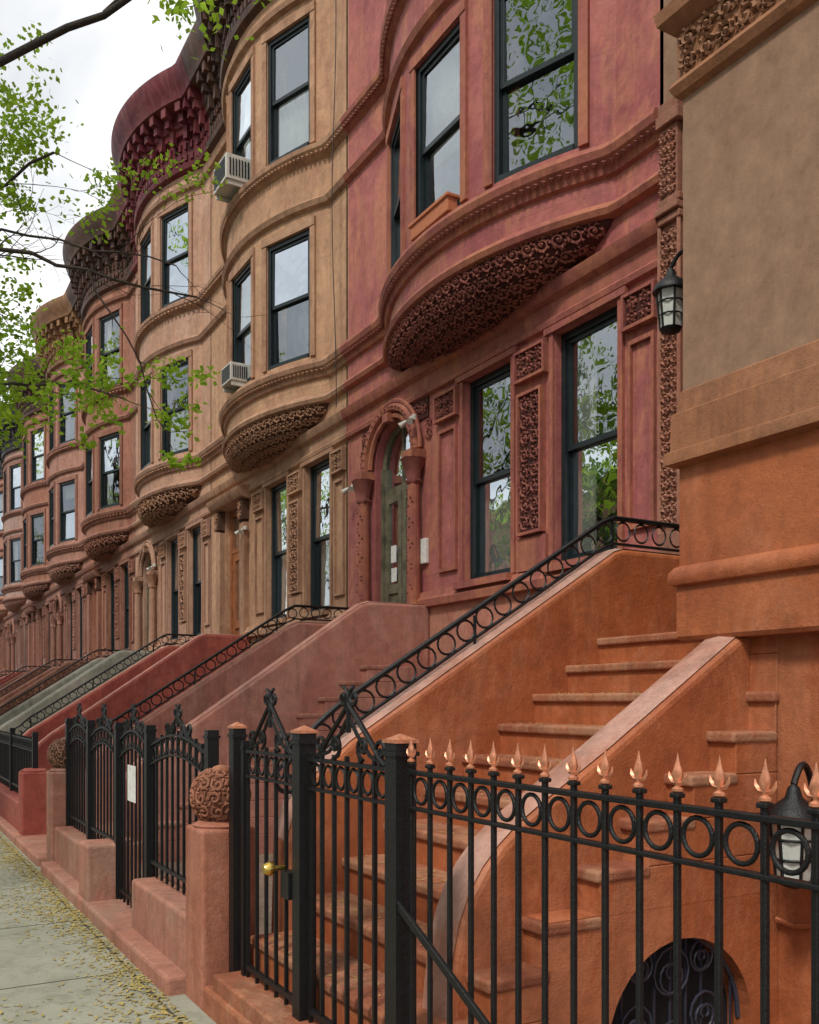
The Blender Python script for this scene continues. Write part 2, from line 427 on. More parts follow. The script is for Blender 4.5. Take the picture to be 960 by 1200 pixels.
        if near:
            for i in range(22):
                a=math.pi*(i+.5)/22; blob(vn,V((XF-.1,dy+.66*math.cos(a),zsp+.66*math.sin(a))),.035)
            for s in (-1,1):
                cv.box(XF-.02,XF-.002,dy+s*.62-.24,dy+s*.62+.24,5.0,5.235)
                vine(vn,flatS(XF,.02),dy+s*.62-.22,dy+s*.62+.22,5.02,5.22,.012,12,cell=.14)
                vine(vn,flatS(XF,.0),dy+s*.86-.07,dy+s*.86+.07,4.72,4.98,.011,12,cell=.13)
        tr.box(XF-.14,XF-.001,dy-.07,dy+.07,5.13,5.24)
        for s in (-1,1):
            yc=dy+s*.66
            tr.box(XF-.2,XF-.001,yc-.13,yc+.13,4.52,4.62); 
            vn.lathe((XF-.1,yc,4.22),[(.085,0),(.10,.03),(.085,.06),(.11,.16),(.15,.28),(.16,.30)],16,mod=lambda a,z:1+.12*math.sin(6*a+z*18))
            tr.lathe((XF-.1,yc,2.35),[(.09,0),(.085,.8),(.075,1.87)],14)
            if near==2: 
                for q in range(26):
                    z=2.9+q*.05; a=math.pi+.8*math.sin(q*1.2); blob(vn,V((XF-.1+.085*math.cos(a),yc+.085*math.sin(a),z)),.018)
            tr.box(XF-.22,XF-.001,yc-.12,yc+.12,2.0,2.35)
        F=(V((XD,dy,0)),V((0,1,0)),V((-1,0,0)))
        dw.fbox(F,-.5,.5,-.40,-.34,4.30,4.38)
        pts=[(XD+.36,dy+.47*math.cos(math.pi*i/k),zsp+.47*math.sin(math.pi*i/k)) for i in range(k+1)]
        dw.tube(pts,.04,4)
        dw.fbox(F,-.02,.02,-.39,-.35,4.38,5.1)
        Bd['glass'].add([(XD+.37,dy+.45*math.cos(math.pi*i/k),zsp+.45*math.sin(math.pi*i/k)) for i in range(k+1)]+[(XD+.37,dy-.45,4.36),(XD+.37,dy+.45,4.36)],[tuple(list(range(k+1))+[k+1,k+2])])
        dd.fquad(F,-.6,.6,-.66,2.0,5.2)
        for s in (-1,1):
            a0,a1=(-.44,-.01) if s<0 else (.01,.44)
            dw.fbox(F,a0,a0+.09,-.39,-.34,2.02,4.3); dw.fbox(F,a1-.09,a1,-.39,-.34,2.02,4.3)
            for z0,z1 in ((2.02,2.25),(3.0,3.12),(4.18,4.3)): dw.fbox(F,a0+.09,a1-.09,-.39,-.34,z0,z1)
            dw.fbox(F,a0+.09,a1-.09,-.385,-.36,2.25,3.0); dw.fbox(F,a0+.14,a1-.14,-.36,-.345,2.35,2.9); Bd['glass'].fquad(F,a0+.09,a1-.09,-.365,3.12,4.18)
        dw.fbox(F,-.495,-.44,-.45,-.3,2.0,4.65); dw.fbox(F,.44,.495,-.45,-.3,2.0,4.65)
        pp.fquad(F,-.35,-.19,-.335,3.55,3.78); pp.fquad(F,.14,.28,-.335,3.4,3.62); pp.fquad(F,.13,.27,-.335,3.15,3.33)
    else:
        F=(V((XD,dy,0)),V((0,1,0)),V((-1,0,0)))
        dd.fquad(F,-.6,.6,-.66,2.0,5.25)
        dw.fbox(F,-.495,.495,-.40,-.33,4.35,4.43); dw.fbox(F,-.495,-.42,-.42,-.32,2,5.12); dw.fbox(F,.42,.495,-.42,-.32,2,5.12); dw.fbox(F,-.42,.42,-.42,-.32,5.04,5.145)
        Bd['glass'].fquad(F,-.42,.42,-.37,4.43,5.04)
        dw.fbox(F,-.42,-.28,-.40,-.34,2.02,4.35); dw.fbox(F,.28,.42,-.40,-.34,2.02,4.35)
        for z0,z1 in ((2.02,2.3),(2.95,3.1),(4.2,4.35)): dw.fbox(F,-.28,.28,-.40,-.34,z0,z1)
        dw.fbox(F,-.28,.28,-.39,-.37,2.3,2.95); dw.fbox(F,-.2,.2,-.37,-.35,2.4,2.85); Bd['glass'].fquad(F,-.28,.28,-.37,3.1,4.2)
        for s in (-1,1):
            yc=dy+s*.64
            tr.box(XF-.1,XF-.001,yc-.11,yc+.11,2.35,4.75); tr.box(XF-.14,XF-.001,yc-.13,yc+.13,2,2.35)
            cv.box(XF-.13,XF-.001,yc-.12,yc+.12,4.80,5.13)
            if near: vine(vn,flatS(XF,.13),yc-.11,yc+.11,4.81,5.12,.014,10,cell=.15)
        sweep(tr,flat,[(0,5.15),(.18,5.18),(.24,5.26),(.26,5.34),(.1,5.38),(0,5.40)],dy-.86,dy+.86,3)
    bd=M(); bd.box(6.75,16,B+.02,e-.02,-.5,14.0); bd.box(XF-.0,6.74,B+.02,B+.06,-.5,12.25)
    bd.obj('rear_body',wallm,E)
    w.obj('walls',wallm,E,smooth=25); bs.obj('basement_wall',basem or wallm,E); tr.obj('mouldings',trimm,E,smooth=25)
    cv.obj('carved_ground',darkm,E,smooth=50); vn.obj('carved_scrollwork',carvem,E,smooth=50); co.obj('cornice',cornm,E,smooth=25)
    Bd['frames'].obj('window_frames',FRAME,E); Bd['glass'].obj('window_panes',GLASS,E); Bd['curt'].obj('curtains',CURT,E,smooth=60)
    Bd['dark'].obj('interior',DARK,E); Bd['shade'].obj('blinds',SHADE,E)
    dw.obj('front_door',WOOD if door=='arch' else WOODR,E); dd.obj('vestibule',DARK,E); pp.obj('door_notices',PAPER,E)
    return bow,c,E

# palettes -------------------------------------------------------
J=.62
P1=stone('mauve_brownstone',(.44,.150,.130),(.33,.095,.098),(.48,.195,.115),.75,.72,.3,grime=.4,joint=J)
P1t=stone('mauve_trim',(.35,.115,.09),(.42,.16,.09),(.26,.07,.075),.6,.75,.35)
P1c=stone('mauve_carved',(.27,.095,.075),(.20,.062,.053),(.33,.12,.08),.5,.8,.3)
P1d=stone('mauve_cavity_shade',(.09,.028,.024),(.06,.02,.018),None,.5,.9,.3)  # darker copy of the carved stone; cavity shade painted into its colour
P1b=stone('mauve_base',(.52,.21,.135),(.44,.175,.135),(.52,.26,.18),.6,.8,.35)
P2=stone('tan_brownstone',(.53,.32,.195),(.43,.245,.15),(.36,.18,.115),.5,.85,.35,seed=2,grime=.35,joint=J)
P2t=stone('tan_trim',(.38,.215,.138),(.47,.28,.175),(.28,.14,.09),.6,.85,.35,seed=3)
P2c=stone('tan_carved',(.34,.18,.115),(.40,.225,.14),None,.5,.85,.3,seed=3)
P2d=stone('tan_cavity_shade',(.11,.055,.036),(.08,.04,.028),None,.5,.9,.3)  # shade between the tan scrolls, put into a darkened base colour
P3=stone('peach_brownstone',(.52,.31,.21),(.42,.235,.16),(.52,.34,.26),.5,.85,.3,seed=5,grime=.4,joint=J)
P3t=stone('peach_trim',(.37,.21,.145),(.43,.25,.175),None,.5,.85,.35,seed=6)
P4=stone('russet_brownstone',(.37,.17,.115),(.30,.125,.085),(.43,.23,.16),.5,.85,.3,seed=8,joint=J)
P4t=stone('russet_trim',(.25,.11,.075),(.32,.15,.105),None,.5,.85,.35,seed=8)
P5=stone('pink_brownstone',(.44,.235,.18),(.35,.17,.13),(.32,.16,.11),.5,.85,.3,seed=9,joint=J)
P5t=stone('pink_trim',(.31,.155,.115),(.26,.125,.095),None,.5,.85,.35,seed=9)
P6=stone('grey_brownstone',(.42,.29,.25),(.34,.21,.175),(.44,.27,.20),.5,.85,.3,seed=10)
C1=stone('cornice_maroon',(.15,.024,.033),(.09,.015,.021),(.24,.07,.07),.6,.6,.3,seed=1)
C2=stone('cornice_black_brown',(.055,.031,.025),(.10,.05,.035),(.16,.065,.045),.4,.6,.3,seed=4)
C3=stone('cornice_ochre',(.34,.185,.085),(.22,.105,.055),(.13,.055,.035),.5,.6,.3,seed=6)
C4=stone('cornice_dark_grey',(.06,.055,.06),(.035,.03,.035),None,.5,.6,.3,seed=6)
O1=stone('orange_stucco',(.41,.125,.045),(.33,.09,.034),(.44,.17,.085),.6,.5,.38,seed=12,spec=.4,grime=.3)
O1s=stone('orange_steps',(.36,.135,.068),(.27,.09,.05),(.40,.22,.13),.7,.75,.5,seed=13)
O1c=stone('orange_parapet_cap',(.50,.29,.23),(.40,.18,.12),(.54,.35,.29),.5,.36,.25,seed=14,spec=.5)
TAU=stone('taupe_stucco',(.30,.185,.12),(.26,.155,.10),(.32,.20,.132),.5,.8,.14,seed=15,grime=.10)
TAUt=stone('taupe_trim',(.33,.155,.078),(.27,.12,.06),(.36,.15,.068),.6,.6,.35,seed=16)
TAUc=stone('taupe_carved',(.31,.155,.085),(.24,.115,.062),None,.5,.7,.3,seed=16)
PK=stone('pink_stoop',(.50,.225,.17),(.42,.175,.135),(.52,.30,.23),.5,.75,.35,seed=17)
PKb=stone('salmon_wall',(.43,.205,.145),(.34,.15,.105),(.34,.21,.155),.6,.8,.5,seed=18)
RD=stone('red_stoop',(.36,.09,.066),(.28,.065,.05),(.40,.13,.10),.5,.7,.3,seed=19)
GG=stone('grey_green_stoop',(.30,.30,.25),(.22,.22,.18),(.36,.32,.27),.5,.8,.3,seed=20)
BR=stone('brown_stoop',(.21,.09,.06),(.145,.065,.042),(.28,.14,.10),.5,.8,.3,seed=21)

houses=[]
b0=5.75
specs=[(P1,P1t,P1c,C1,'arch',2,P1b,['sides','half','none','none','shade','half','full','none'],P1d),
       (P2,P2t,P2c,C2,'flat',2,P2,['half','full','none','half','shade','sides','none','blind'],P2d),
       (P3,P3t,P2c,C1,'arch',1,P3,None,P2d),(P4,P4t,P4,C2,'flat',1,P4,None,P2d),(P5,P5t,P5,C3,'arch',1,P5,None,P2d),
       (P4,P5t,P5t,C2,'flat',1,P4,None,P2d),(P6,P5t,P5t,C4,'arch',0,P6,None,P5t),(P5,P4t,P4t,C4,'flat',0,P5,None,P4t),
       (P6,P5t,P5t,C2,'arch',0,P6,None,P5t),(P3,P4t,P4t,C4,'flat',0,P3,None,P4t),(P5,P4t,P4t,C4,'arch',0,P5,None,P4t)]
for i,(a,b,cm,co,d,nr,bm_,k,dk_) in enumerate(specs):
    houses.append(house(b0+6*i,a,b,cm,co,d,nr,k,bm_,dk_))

def ac_unit(F,z,s=1):
    E=empty('air_conditioner'); m=M(); g=M()
    m.fbox(F,-.28*s,.28*s,-.1,.34*s,z,z+.36*s)
    for i in range(9): g.fbox(F,-.24*s,.24*s,.341*s,.350*s,z+(.05+i*.032)*s,z+(.062+i*.032)*s)
    for i in range(7):
        for sg in (-1,1):
            g.fbox(F,sg*.285*s-.005,sg*.285*s+.005,.045*i*s,(.02+.045*i)*s,z+.06*s,z+.3*s)
    m.fbox(F,-.26*s,-.23*s,0,.31*s,z-.08,z-.001); m.fbox(F,.23*s,.26*s,0,.31*s,z-.08,z-.001)
    m.obj('case',ACM,E,bevel=.01); g.obj('grille',FRAME,E)
bow2,c2,_=houses[1]
F,_w=frame_of(bow2,c2-.46,c2+.46); ac_unit(F,9.80,1.1)
ac_unit(F,6.68,.8)
bow1,c1,_=houses[0]
F,_w=frame_of(bow1,c1-.46,c1+.46)
fb=M(); fb.fbox(F,-.38,.38,-.03,.12,6.60,6.75); fb.fbox(F,-.40,.40,-.04,.14,6.74,6.78); fb.obj('window_flower_box',TERRA,None,bevel=.01)
def flood(y,z):
    m=M(); m.lathe((XF-.08,y,z),[(.04,0),(.04,.05),(.02,.07)],10); 
    for s in (-1,1):
        c=V((XF-.14,y+s*.06,z+.0)); d=V((-.6,s*.5,-.55)).normalized()
        m.tube([c,c+d*.04,c+d*.11],[.015,.026,.042],10)
    m.tube([(XF-.03,y,z+.03),(XF-.14,y,z+.02)],.015,6)
    m.obj('security_light',ACM,None,smooth=40)
flood(b0+4.05,5.0); flood(b0+5.62,4.5); flood(b0+6+3.9,4.6); flood(b0+12+3.9,4.7)
ib=M(); ib.box(XF-.05,XF+.0,b0+3.83,b0+3.95,3.25,3.55); ib.obj('intercom_box',PAPER,None,bevel=.008)
# service cables running down the facades
for (y,x0) in ((b0+6.12,XF-.16),(b0+9.9+.0,XF-.16)):
    cbm=M(); cbm.tube([(x0+.02*math.sin(z*1.3),y+.03*math.sin(z*.9),z) for z in [5.7+.4*i for i in range(17)]],.006,4); cbm.obj('service_cable',FRAME)

# ------------------------------------------------------------ right-hand house
E=empty('corner_brownstone_house')
XB=3.5; YB=3.35
def wrap(m,prof,y0=-1.4):
    rows=[]
    for d,z in prof:
        rows.append([(XF,y0-d,z),(XB-d,y0-d,z),(XB-d,YB+d,z),(XF-.06,YB+d,z)])
    m.grid(rows)
up=M(); lo=M(); mo=M(); ba=M(); fz=M()
ZT=14
op=[(.3,1.6,5.5,7.8),(.3,1.6,8.9,11)]
wall(up,lambda y,d:XB-d,-1.4,YB,3.04,ZT,[(.2,1.4,3.35,4.5)]+op,step=5,depth=.3)
up.grid([[(XB,YB,3.04),(XF-.06,YB,3.04)],[(XB,YB,ZT),(XF-.06,YB,ZT)]]); up.grid([[(XB,-1.4,3.04),(XF,-1.4,3.04)],[(XB,-1.4,ZT),(XF,-1.4,ZT)]])
up.box(XB,16,-1.39,YB-.01,ZT-.02,ZT+.1)
Bd=dict(frames=M(),glass=M(),curt=M(),dark=M(),shade=M())
for o in [(.2,1.4,3.35,4.5)]+op:
    F,ww=frame_of(lambda y,d:XB-d,o[0],o[1]); window(Bd,F,ww,o[2],o[3],'sides')
wrap(mo,[(0,3.14),(.010,3.13),(.024,3.03),(.040,3.02),(.042,2.99),(.044,2.84),(.065,2.83),(.068,2.80),(.068,2.77),(.012,2.755)])
wrap(lo,[(.012,2.757),(.012,2.25)]); wrap(lo,[(.012,2.27),(.03,2.262),(.05,2.235),(.055,2.20),(.045,2.175),(.022,2.165),(.022,1.92),(.01,1.90),(-.08,1.90)])
wrap(ba,[(-.08,1.91),(-.08,-.5)])
wrap(fz,[(0,4.58),(.03,4.60),(.05,4.64),(.035,4.67),(.02,4.68),(.02,4.90),(.05,4.92),(.09,4.96),(.10,5.02),(0,5.06)])
fzv=M()
vine(fzv,flatS(XB,.022),-1.3,YB,4.68,4.90,.0105,14,cell=.115)
vine(fzv,lambda a,b:(V((a,YB+.022,b)),V((0,1,0))),XB,XF-.1,4.68,4.90,.0105,10,cell=.115)
mf=M(); wall(mf,lambda y,d:XF-.02-d,YB,b0,-.5,ZT,[(3.55,4.55,2.0,4.7)],step=5,depth=.3); mf.box(6.4,16,-1.3,b0-.03,-.5,ZT-.05)
mf.box(XF-.02,6.4,-1.38,YB,-.5,-.3)
wall(mf,lambda y,d:XF-.02-d,-7,-1.4,-.5,ZT,[(-5,-4,3,5.2),(-3,-2,3,5.2)],step=5,depth=.3)
dr=M(); dr.box(XF+.2,XF+.26,3.55,4.55,2.0,4.7)
for y in (3.62,4.1): 
    dr.box(XF+.17,XF+.2,y,y+.4,2.2,3.0); dr.box(XF+.17,XF+.2,y,y+.4,3.2,4.5)
dr.obj('front_door',WOODR,E)
pl=M(); pl.box(XF-.06,XF-.021,5.52,5.74,3.0,5.55); pl.box(XF-.10,XF-.021,5.50,5.745,2.72,3.0); 
for a,bq in ((5.55,.10),(5.62,.13),(5.69,.10)): pl.box(XF-bq,XF-.021,5.50,5.746,a,a+.06)
pl.box(XF-.08,XF-.021,5.54,5.742,5.75,6.35); pl.box(XF-.12,XF-.021,5.50,5.747,6.35,6.45); pl.box(XF-.10,XF-.021,5.52,5.744,6.45,6.55)
pl.obj('corner_pilaster',P4t,E,bevel=.01)
pv=M(); vine(pv,flatS(XF,.06),5.53,5.73,3.05,5.5,.012,12,cell=.10); vine(pv,flatS(XF,.08),5.55,5.73,5.78,6.3,.012,12,cell=.09)
pv.tube([(XF-.075,5.525,3.0),(XF-.075,5.525,5.55)],.018,6); pv.tube([(XF-.075,5.74,3.0),(XF-.075,5.74,5.55)],.018,6)
pv.obj('pilaster_carving',P4,E,smooth=50)
up.obj('upper_wall',TAU,E); mo.obj('water_table',TAUt,E,smooth=20); lo.obj('lower_band',O1,E,smooth=30); ba.obj('basement_wall',O1,E)
fz.obj('frieze',TAUt,E,smooth=25); fzv.obj('frieze_carving',TAUc,E,smooth=50); mf.obj('main_facade',TAU,E)
Bd['frames'].obj('window_frames',FRAME,E); Bd['glass'].obj('window_panes',GLASS,E); Bd['curt'].obj('curtains',CURT,E); Bd['dark'].obj('interior',DARK,E)

# ------------------------------------------------------------ stoops
def handrail(m,line,y,h=.19,ringR=.062):
    pts=[V((x,y,z)) for x,z in line]
    dense=[]
    for a,b in zip(pts[:-1],pts[1:]):
        k=max(1,int((b-a).length/.04))
        for i in range(k): dense.append(a.lerp(b,i/k))
    dense.append(pts[-1])
    m.tube([p+V((0,0,.05)) for p in dense[::3]]+[dense[-1]+V((0,0,.05))],.011,5)
    m.tube([p+V((0,0,h+.03)) for p in dense[::3]]+[dense[-1]+V((0,0,h+.03))],.018,6)
    d=0; last=dense[0]; acc=0
    for p in dense[1:]:
        acc+=(p-last).length; last=p
        if acc>=.135:
            acc=0; m.ring(p+V((0,0,(.05+h+.03)/2)),(1,0,0),(0,0,1),ringR,.0075,14,4)
            if d%8==0: m.tube([p+V((.067,0,-.03)),p+V((.067,0,h+.04))],.011,5)
            d+=1
    p=dense[0]
    q=[]
    for i in range(22):
        f=i/21; a=math.pi/2+f*2.6*math.pi/1.3; r=.10*(1-.8*f)
        q.append(p+V((-.0+r*math.cos(a),0,h-.07+r*math.sin(a))))
    m.tube(q,.014,5)
    e=dense[-1]; m.tube([e+V((0,0,-.02)),e+V((0,0,h+.05))],.018,6)
def stoop(yn0,yn1,yf0,yf1,nose,ln,lf,mat,smat,capm,n=10,xend=XF-.036,xnend=None,arch=False,rail=True,over=.15):
    E=empty('stone_stoop'); s=M(); nz=M()
    ys0=yn0-over; ys1=yf0+.02
    L=2.0
    for i in range(n):
        x=nose-.26*i; z=L-.18*i
        a=ys0
        if arch and z<.75:
            s.box(x,2.27,a,yn0+.01,z-.18,z-.001); a=yn0+.01
        if arch and z>.75 and xnend: 
            s.box(x,xnend,ys0,yn0+.01,z-.18,z-.001); a=yn0+.01
        s.box(x,xend,a,ys1,z-.18,z-.001)
        nz.box(x-.022,x+.27,ys0-.008,ys1,z-.045,z+.006)
    s.box(nose-.26*n-.05 if not arch else 1.7,xend,ys0 if not arch else yn0+.005,ys1,-.5,L-.18*n)
    if arch: s.box(1.7,2.27,ys0,yn0+.005,-.5,.2)
    nz.box(nose-.26*n-.1 if not arch else 1.52,nose-.26*n+.3,ys0-.01,ys1,.06,L-.18*n+.012)
    s.obj('steps',mat,E,bevel=.008); nz.obj('treads',smat,E,bevel=.015,segs=3)
    def par(line,y0,y1,nm):
        m=M(); poly=[(line[0][0],-.5)]+line+[(line[-1][0],-.5)]; m.prism(poly,y0,y1); m.obj(nm,mat,E,bevel=.035,segs=3)
        c=M(); rows=[[(x,y0+.02,z+.004),(x,(y0+y1)/2,z+.018),(x,y1-.02,z+.004)] for x,z in line[1:]]; c.grid(rows); c.obj(nm+'_cap',capm,E,smooth=40)
    par(ln,yn0,yn1,'near_parapet'); par(lf,yf0,yf1,'far_parapet')
    if rail:
        m=M(); handrail(m,lf[2:],(yf0+yf1)/2); m.obj('iron_handrail',IRON,E,smooth=40)
    return E
ln=[(1.90,.08),(1.90,.30),(1.915,.48),(1.935,.62),(1.965,.75),(2.01,.86),(2.07,.95),(2.15,1.035),(2.24,1.11),(2.35,1.18),(2.72,1.40),(3.50,1.90),(3.60,1.93)]
lf=[(1.90,.08),(1.92,.85),(1.98,1.05),(2.08,1.20),(2.3,1.38),(4.15,2.53),(4.22,2.575),(4.30,2.60),(5.7,2.60)]
Est=stoop(3.0,3.22,4.62,4.84,4.08,ln,lf,O1,O1s,O1c,arch=True,xnend=3.57)
aw=M(); x0,x1=2.268,3.575; cxx=2.98; r=.42; zs=.18; k=20
arc=[(cxx-r*math.cos(math.pi*i/k),zs+r*math.sin(math.pi*i/k)) for i in range(k+1)]
vs=[];fs=[]
for (x,z) in arc: vs+=[(x,2.851,z),(x,2.851,.75),(x,3.0,z)]
for i in range(k): fs+=[(3*i,3*i+3,3*i+4,3*i+1),(3*i,3*i+2,3*i+5,3*i+3)]
aw.add(vs,fs); aw.box(x0,cxx-r,2.851,3.004,-.5,.75); aw.box(cxx+r,x1,2.851,3.004,-.5,.75)
aw.obj('arched_side_wall',O1,Est)
ad=M(); ad.box(cxx-r,cxx+r,2.985,2.998,-.5,.62); ad.obj('shaded_cellar_door',DARK,Est)  # near-black door panel; its colour paints the shade of a deeper recess
ag=M()
for i in range(9):
    x=cxx-r+.05+i*.093; ztop=zs+math.sqrt(max(0,r*r-(x-cxx)**2)); ag.tube([(x,2.93,-.45),(x,2.93,ztop)],.006,4)
for (u,v,R) in ((-.2,.05,.1),(.2,.05,.1),(0,.25,.12),(-.18,.3,.08),(.18,.3,.08),(0,-.05,.1)):
    for hnd in (-1,1):
        ag.tube([(cxx+u+hnd*a,2.92,zs+v+b_) for a,b_ in spiral_pts(R,1.4,math.pi/2,1,18)],.006,5)
ag.tube([(x,2.925,z) for x,z in arc],.014,6); ag.obj('cellar_grille',plain('grille_blue_black',(.03,.032,.05),.4),Est)

smats=[PK,RD,GG,BR,BR,RD,BR,GG,BR,BR,BR]
for i in range(11):
    B=b0+6*i; o=B+3.75
    l1=[(2.15,.05),(2.15,.5),(2.2,.75),(2.32,.95),(2.5,1.1),(2.9,1.36),(4.7,2.6),(4.85,2.70),(4.98,2.74),(5.765,2.74)]
    l2=[(2.15,.05),(2.17,.7),(2.25,.95),(2.4,1.1),(2.6,1.22),(4.65,2.55),(4.8,2.62),(5.75,2.62)]
    sm=smats[i]
    stoop(o,o+.22,B+5.42,B+5.64,4.85,l1,l2,sm,sm if i else PKb,PK if i<2 else sm,over=.16)

# ------------------------------------------------------------ iron fences, gates
Y=V((0,1,0)); Z=V((0,0,1))
def finial(m,x,y,z,s=1):
    m.lathe((x,y,z),[(.009*s,0),(.014*s,.004*s),(.014*s,.010*s),(.006*s,.016*s),(.0065*s,.024*s),(.014*s,.040*s),(.010*s,.056*s),(.004*s,.076*s),(.0008,.094*s)],8)
    for sg in (-1,1):
        m.tube([(x,y,z+.022*s),(x,y+sg*.016*s,z+.024*s),(x,y+sg*.026*s,z+.036*s),(x,y+sg*.028*s,z+.048*s)],[.006*s,.006*s,.005*s,.0015*s],4)
XI=1.66
def bars(m,y0,y1,zb,sp=.125,top=1.35,mid=1.225,fin=None,topf=None):
    n=max(1,round((y1-y0)/sp)); 
    for i in range(n+1):
        y=y0+(y1-y0)*i/n; zt=topf(y) if topf else top
        m.box(XI-.008,XI+.008,y-.008,y+.008,zb,zt+.03)
        if fin is not None: 
            m.box(XI-.014,XI+.014,y-.014,y+.014,zt+.022,zt+.034); finial(fin,XI+ru(-.002,.002),y+ru(-.002,.002),zt+.034)
        if i<n:
            yc=y+(y1-y0)/n/2; zt2=topf(yc) if topf else top
            m.ring((XI,yc,zt2-.0625),Y,Z,.044,.0075,22,5)
    k=1 if not topf else 12
    for j in range(k):
        ya=y0+(y1-y0)*j/k; yb=y0+(y1-y0)*(j+1)/k
        for off,hh in ((0,.016),(-.125,.012)):
            za=(topf(ya) if topf else top)+off; zb2=(topf(yb) if topf else top)+off
            m.add([(XI-.015,ya,za-hh/2),(XI+.015,ya,za-hh/2),(XI+.015,ya,za+hh/2),(XI-.015,ya,za+hh/2),
                   (XI-.015,yb,zb2-hh/2),(XI+.015,yb,zb2-hh/2),(XI+.015,yb,zb2+hh/2),(XI-.015,yb,zb2+hh/2)],
                  [(0,1,2,3),(7,6,5,4),(0,4,5,1),(1,5,6,2),(2,6,7,3),(3,7,4,0)])
    m.box(XI-.012,XI+.012,y0,y1,zb+.08,zb+.105)
def scroll_peak(m,yc,w,z,h):
    for s in (-1,1):
        pts=[]
        for i in range(15):
            f=i/14; pts.append((XI,yc+s*w*(1-f)**1.0*.5+ s*.02*math.sin(f*math.pi),z+h*f**1.25))
        m.tube(pts,.0115,6)
        for (cy,cz,R,st,hd) in ((yc+s*w*.44,z+.055,.05,-math.pi/2,1),(yc+s*w*.20,z+.06,.05,-math.pi/2,1),(yc+s*.045,z+h+.025,.042,math.pi/2,-1)):
            m.tube([(XI,cy+(-s if hd>0 else s)*a*1.0,cz+b) for a,b in spiral_pts(R,1.35,st,1,16)],.009,5)
        m.tube([(XI,yc+s*w*.5,z),(XI,yc+s*w*.3,z+.03),(XI,yc+s*w*.12,z+.11),(XI,yc+s*.02,z+.2*h/.28)],.0085,5)
    m.tube([(XI,yc,z+h*.5),(XI,yc,z+h+.02)],.011,5)
def post(m,y,z0,z1,w=.042,cap=None,x=XI):
    m.box(x-w,x+w,y-w,y+w,z0,z1); m.box(x-w*1.2,x+w*1.2,y-w*1.2,y+w*1.2,z1-.045,z1-.03)
    if cap: 
        cap.box(x-w*1.15,x+w*1.15,y-w*1.15,y+w*1.15,z1+.001,z1+.014)
        cap.add([(x-w,y-w,z1+.014),(x+w,y-w,z1+.014),(x+w,y+w,z1+.014),(x-w,y+w,z1+.014),(x,y,z1+.035)],[(0,1,4),(1,2,4),(2,3,4),(3,0,4),(3,2,1,0)])
Ef=empty('iron_fence'); m=M(); cp=M()
bars(m,-1.4,2.86,.2,fin=cp)
def strap(m,ya,za,yb,zb,h=.034,t=.008):
    m.add([(XI-.03-t,ya,za),(XI-.03+t,ya,za),(XI-.03+t,ya,za+h),(XI-.03-t,ya,za+h),(XI-.03-t,yb,zb),(XI-.03+t,yb,zb),(XI-.03+t,yb,zb+h),(XI-.03-t,yb,zb+h)],
      [(0,1,2,3),(7,6,5,4),(0,4,5,1),(1,5,6,2),(2,6,7,3),(3,7,4,0)])
strap(m,2.90,.86,1.99,.42)
m.obj('bars_and_rails',IRON,Ef,bevel=.0025,segs=1); cp.obj('copper_spear_finials',COPPER,Ef,smooth=40)
Eg=empty('iron_gate'); m=M(); cp=M()
post(m,2.94,.1,1.45,.042,cp); post(m,3.80,.1,1.46,.040,cp); post(m,4.66,.1,1.46,.034,cp); post(m,4.54,.16,1.40,.018)
bars(m,3.02,3.73,.17,.118); bars(m,3.88,4.50,.17,.124)
scroll_peak(m,3.36,.62,1.36,.23); scroll_peak(m,4.2,.56,1.36,.23)
m.box(XI-.05,XI+.02,3.86,3.95,.72,.84); 
m.obj('gate_ironwork',IRON,Eg,smooth=30); cp.obj('copper_caps',COPPER,Eg)
kb=M(); kb.lathe((0,0,0),[(.012,0),(.012,.05),(.03,.055),(.034,.075),(.02,.1)],12)
ko=kb.obj('brass_knob',BRASS,Eg,smooth=40); ko.rotation_euler=(0,-math.pi/2,0); ko.location=(XI-.05,3.905,.86)
Ef=empty('iron_fence'); m=M()
def arc(y0,y1,h=.09,b=1.30): return lambda y:b+h*math.sin(math.pi*(y-y0)/(y1-y0))
segs=[(5.12,6.35,.43),(6.45,7.25,.08),(7.35,8.3,.43),(8.4,9.3,.43)]
for y0,y1,zb in segs:
    bars(m,y0,y1,zb,.12,topf=arc(y0,y1)); scroll_peak(m,(y0+y1)/2,.55,1.37,.14)
for y in (5.08,6.40,7.30,8.35,9.34): post(m,y,.1,1.44,.032)
m.obj('bars_and_rails',IRON,Ef,smooth=30)
pn=M(); pn.box(XI-.02,XI-.017,6.72,6.95,.88,1.14); pn.obj('paper_notice',PAPER,Ef)
for j in range(1,7):
    Ef=empty('iron_fence'); m=M(); base=4.9+6*j
    y0=base+.6; y1=base+4.4
    bars(m,y0,y1,.43,.13,top=1.15); 
    for y in (y0-.05,(y0+y1)/2,y1+.05): post(m,y,.1,1.25,.03)
    m.obj('bars_and_rails',IRON,Ef)

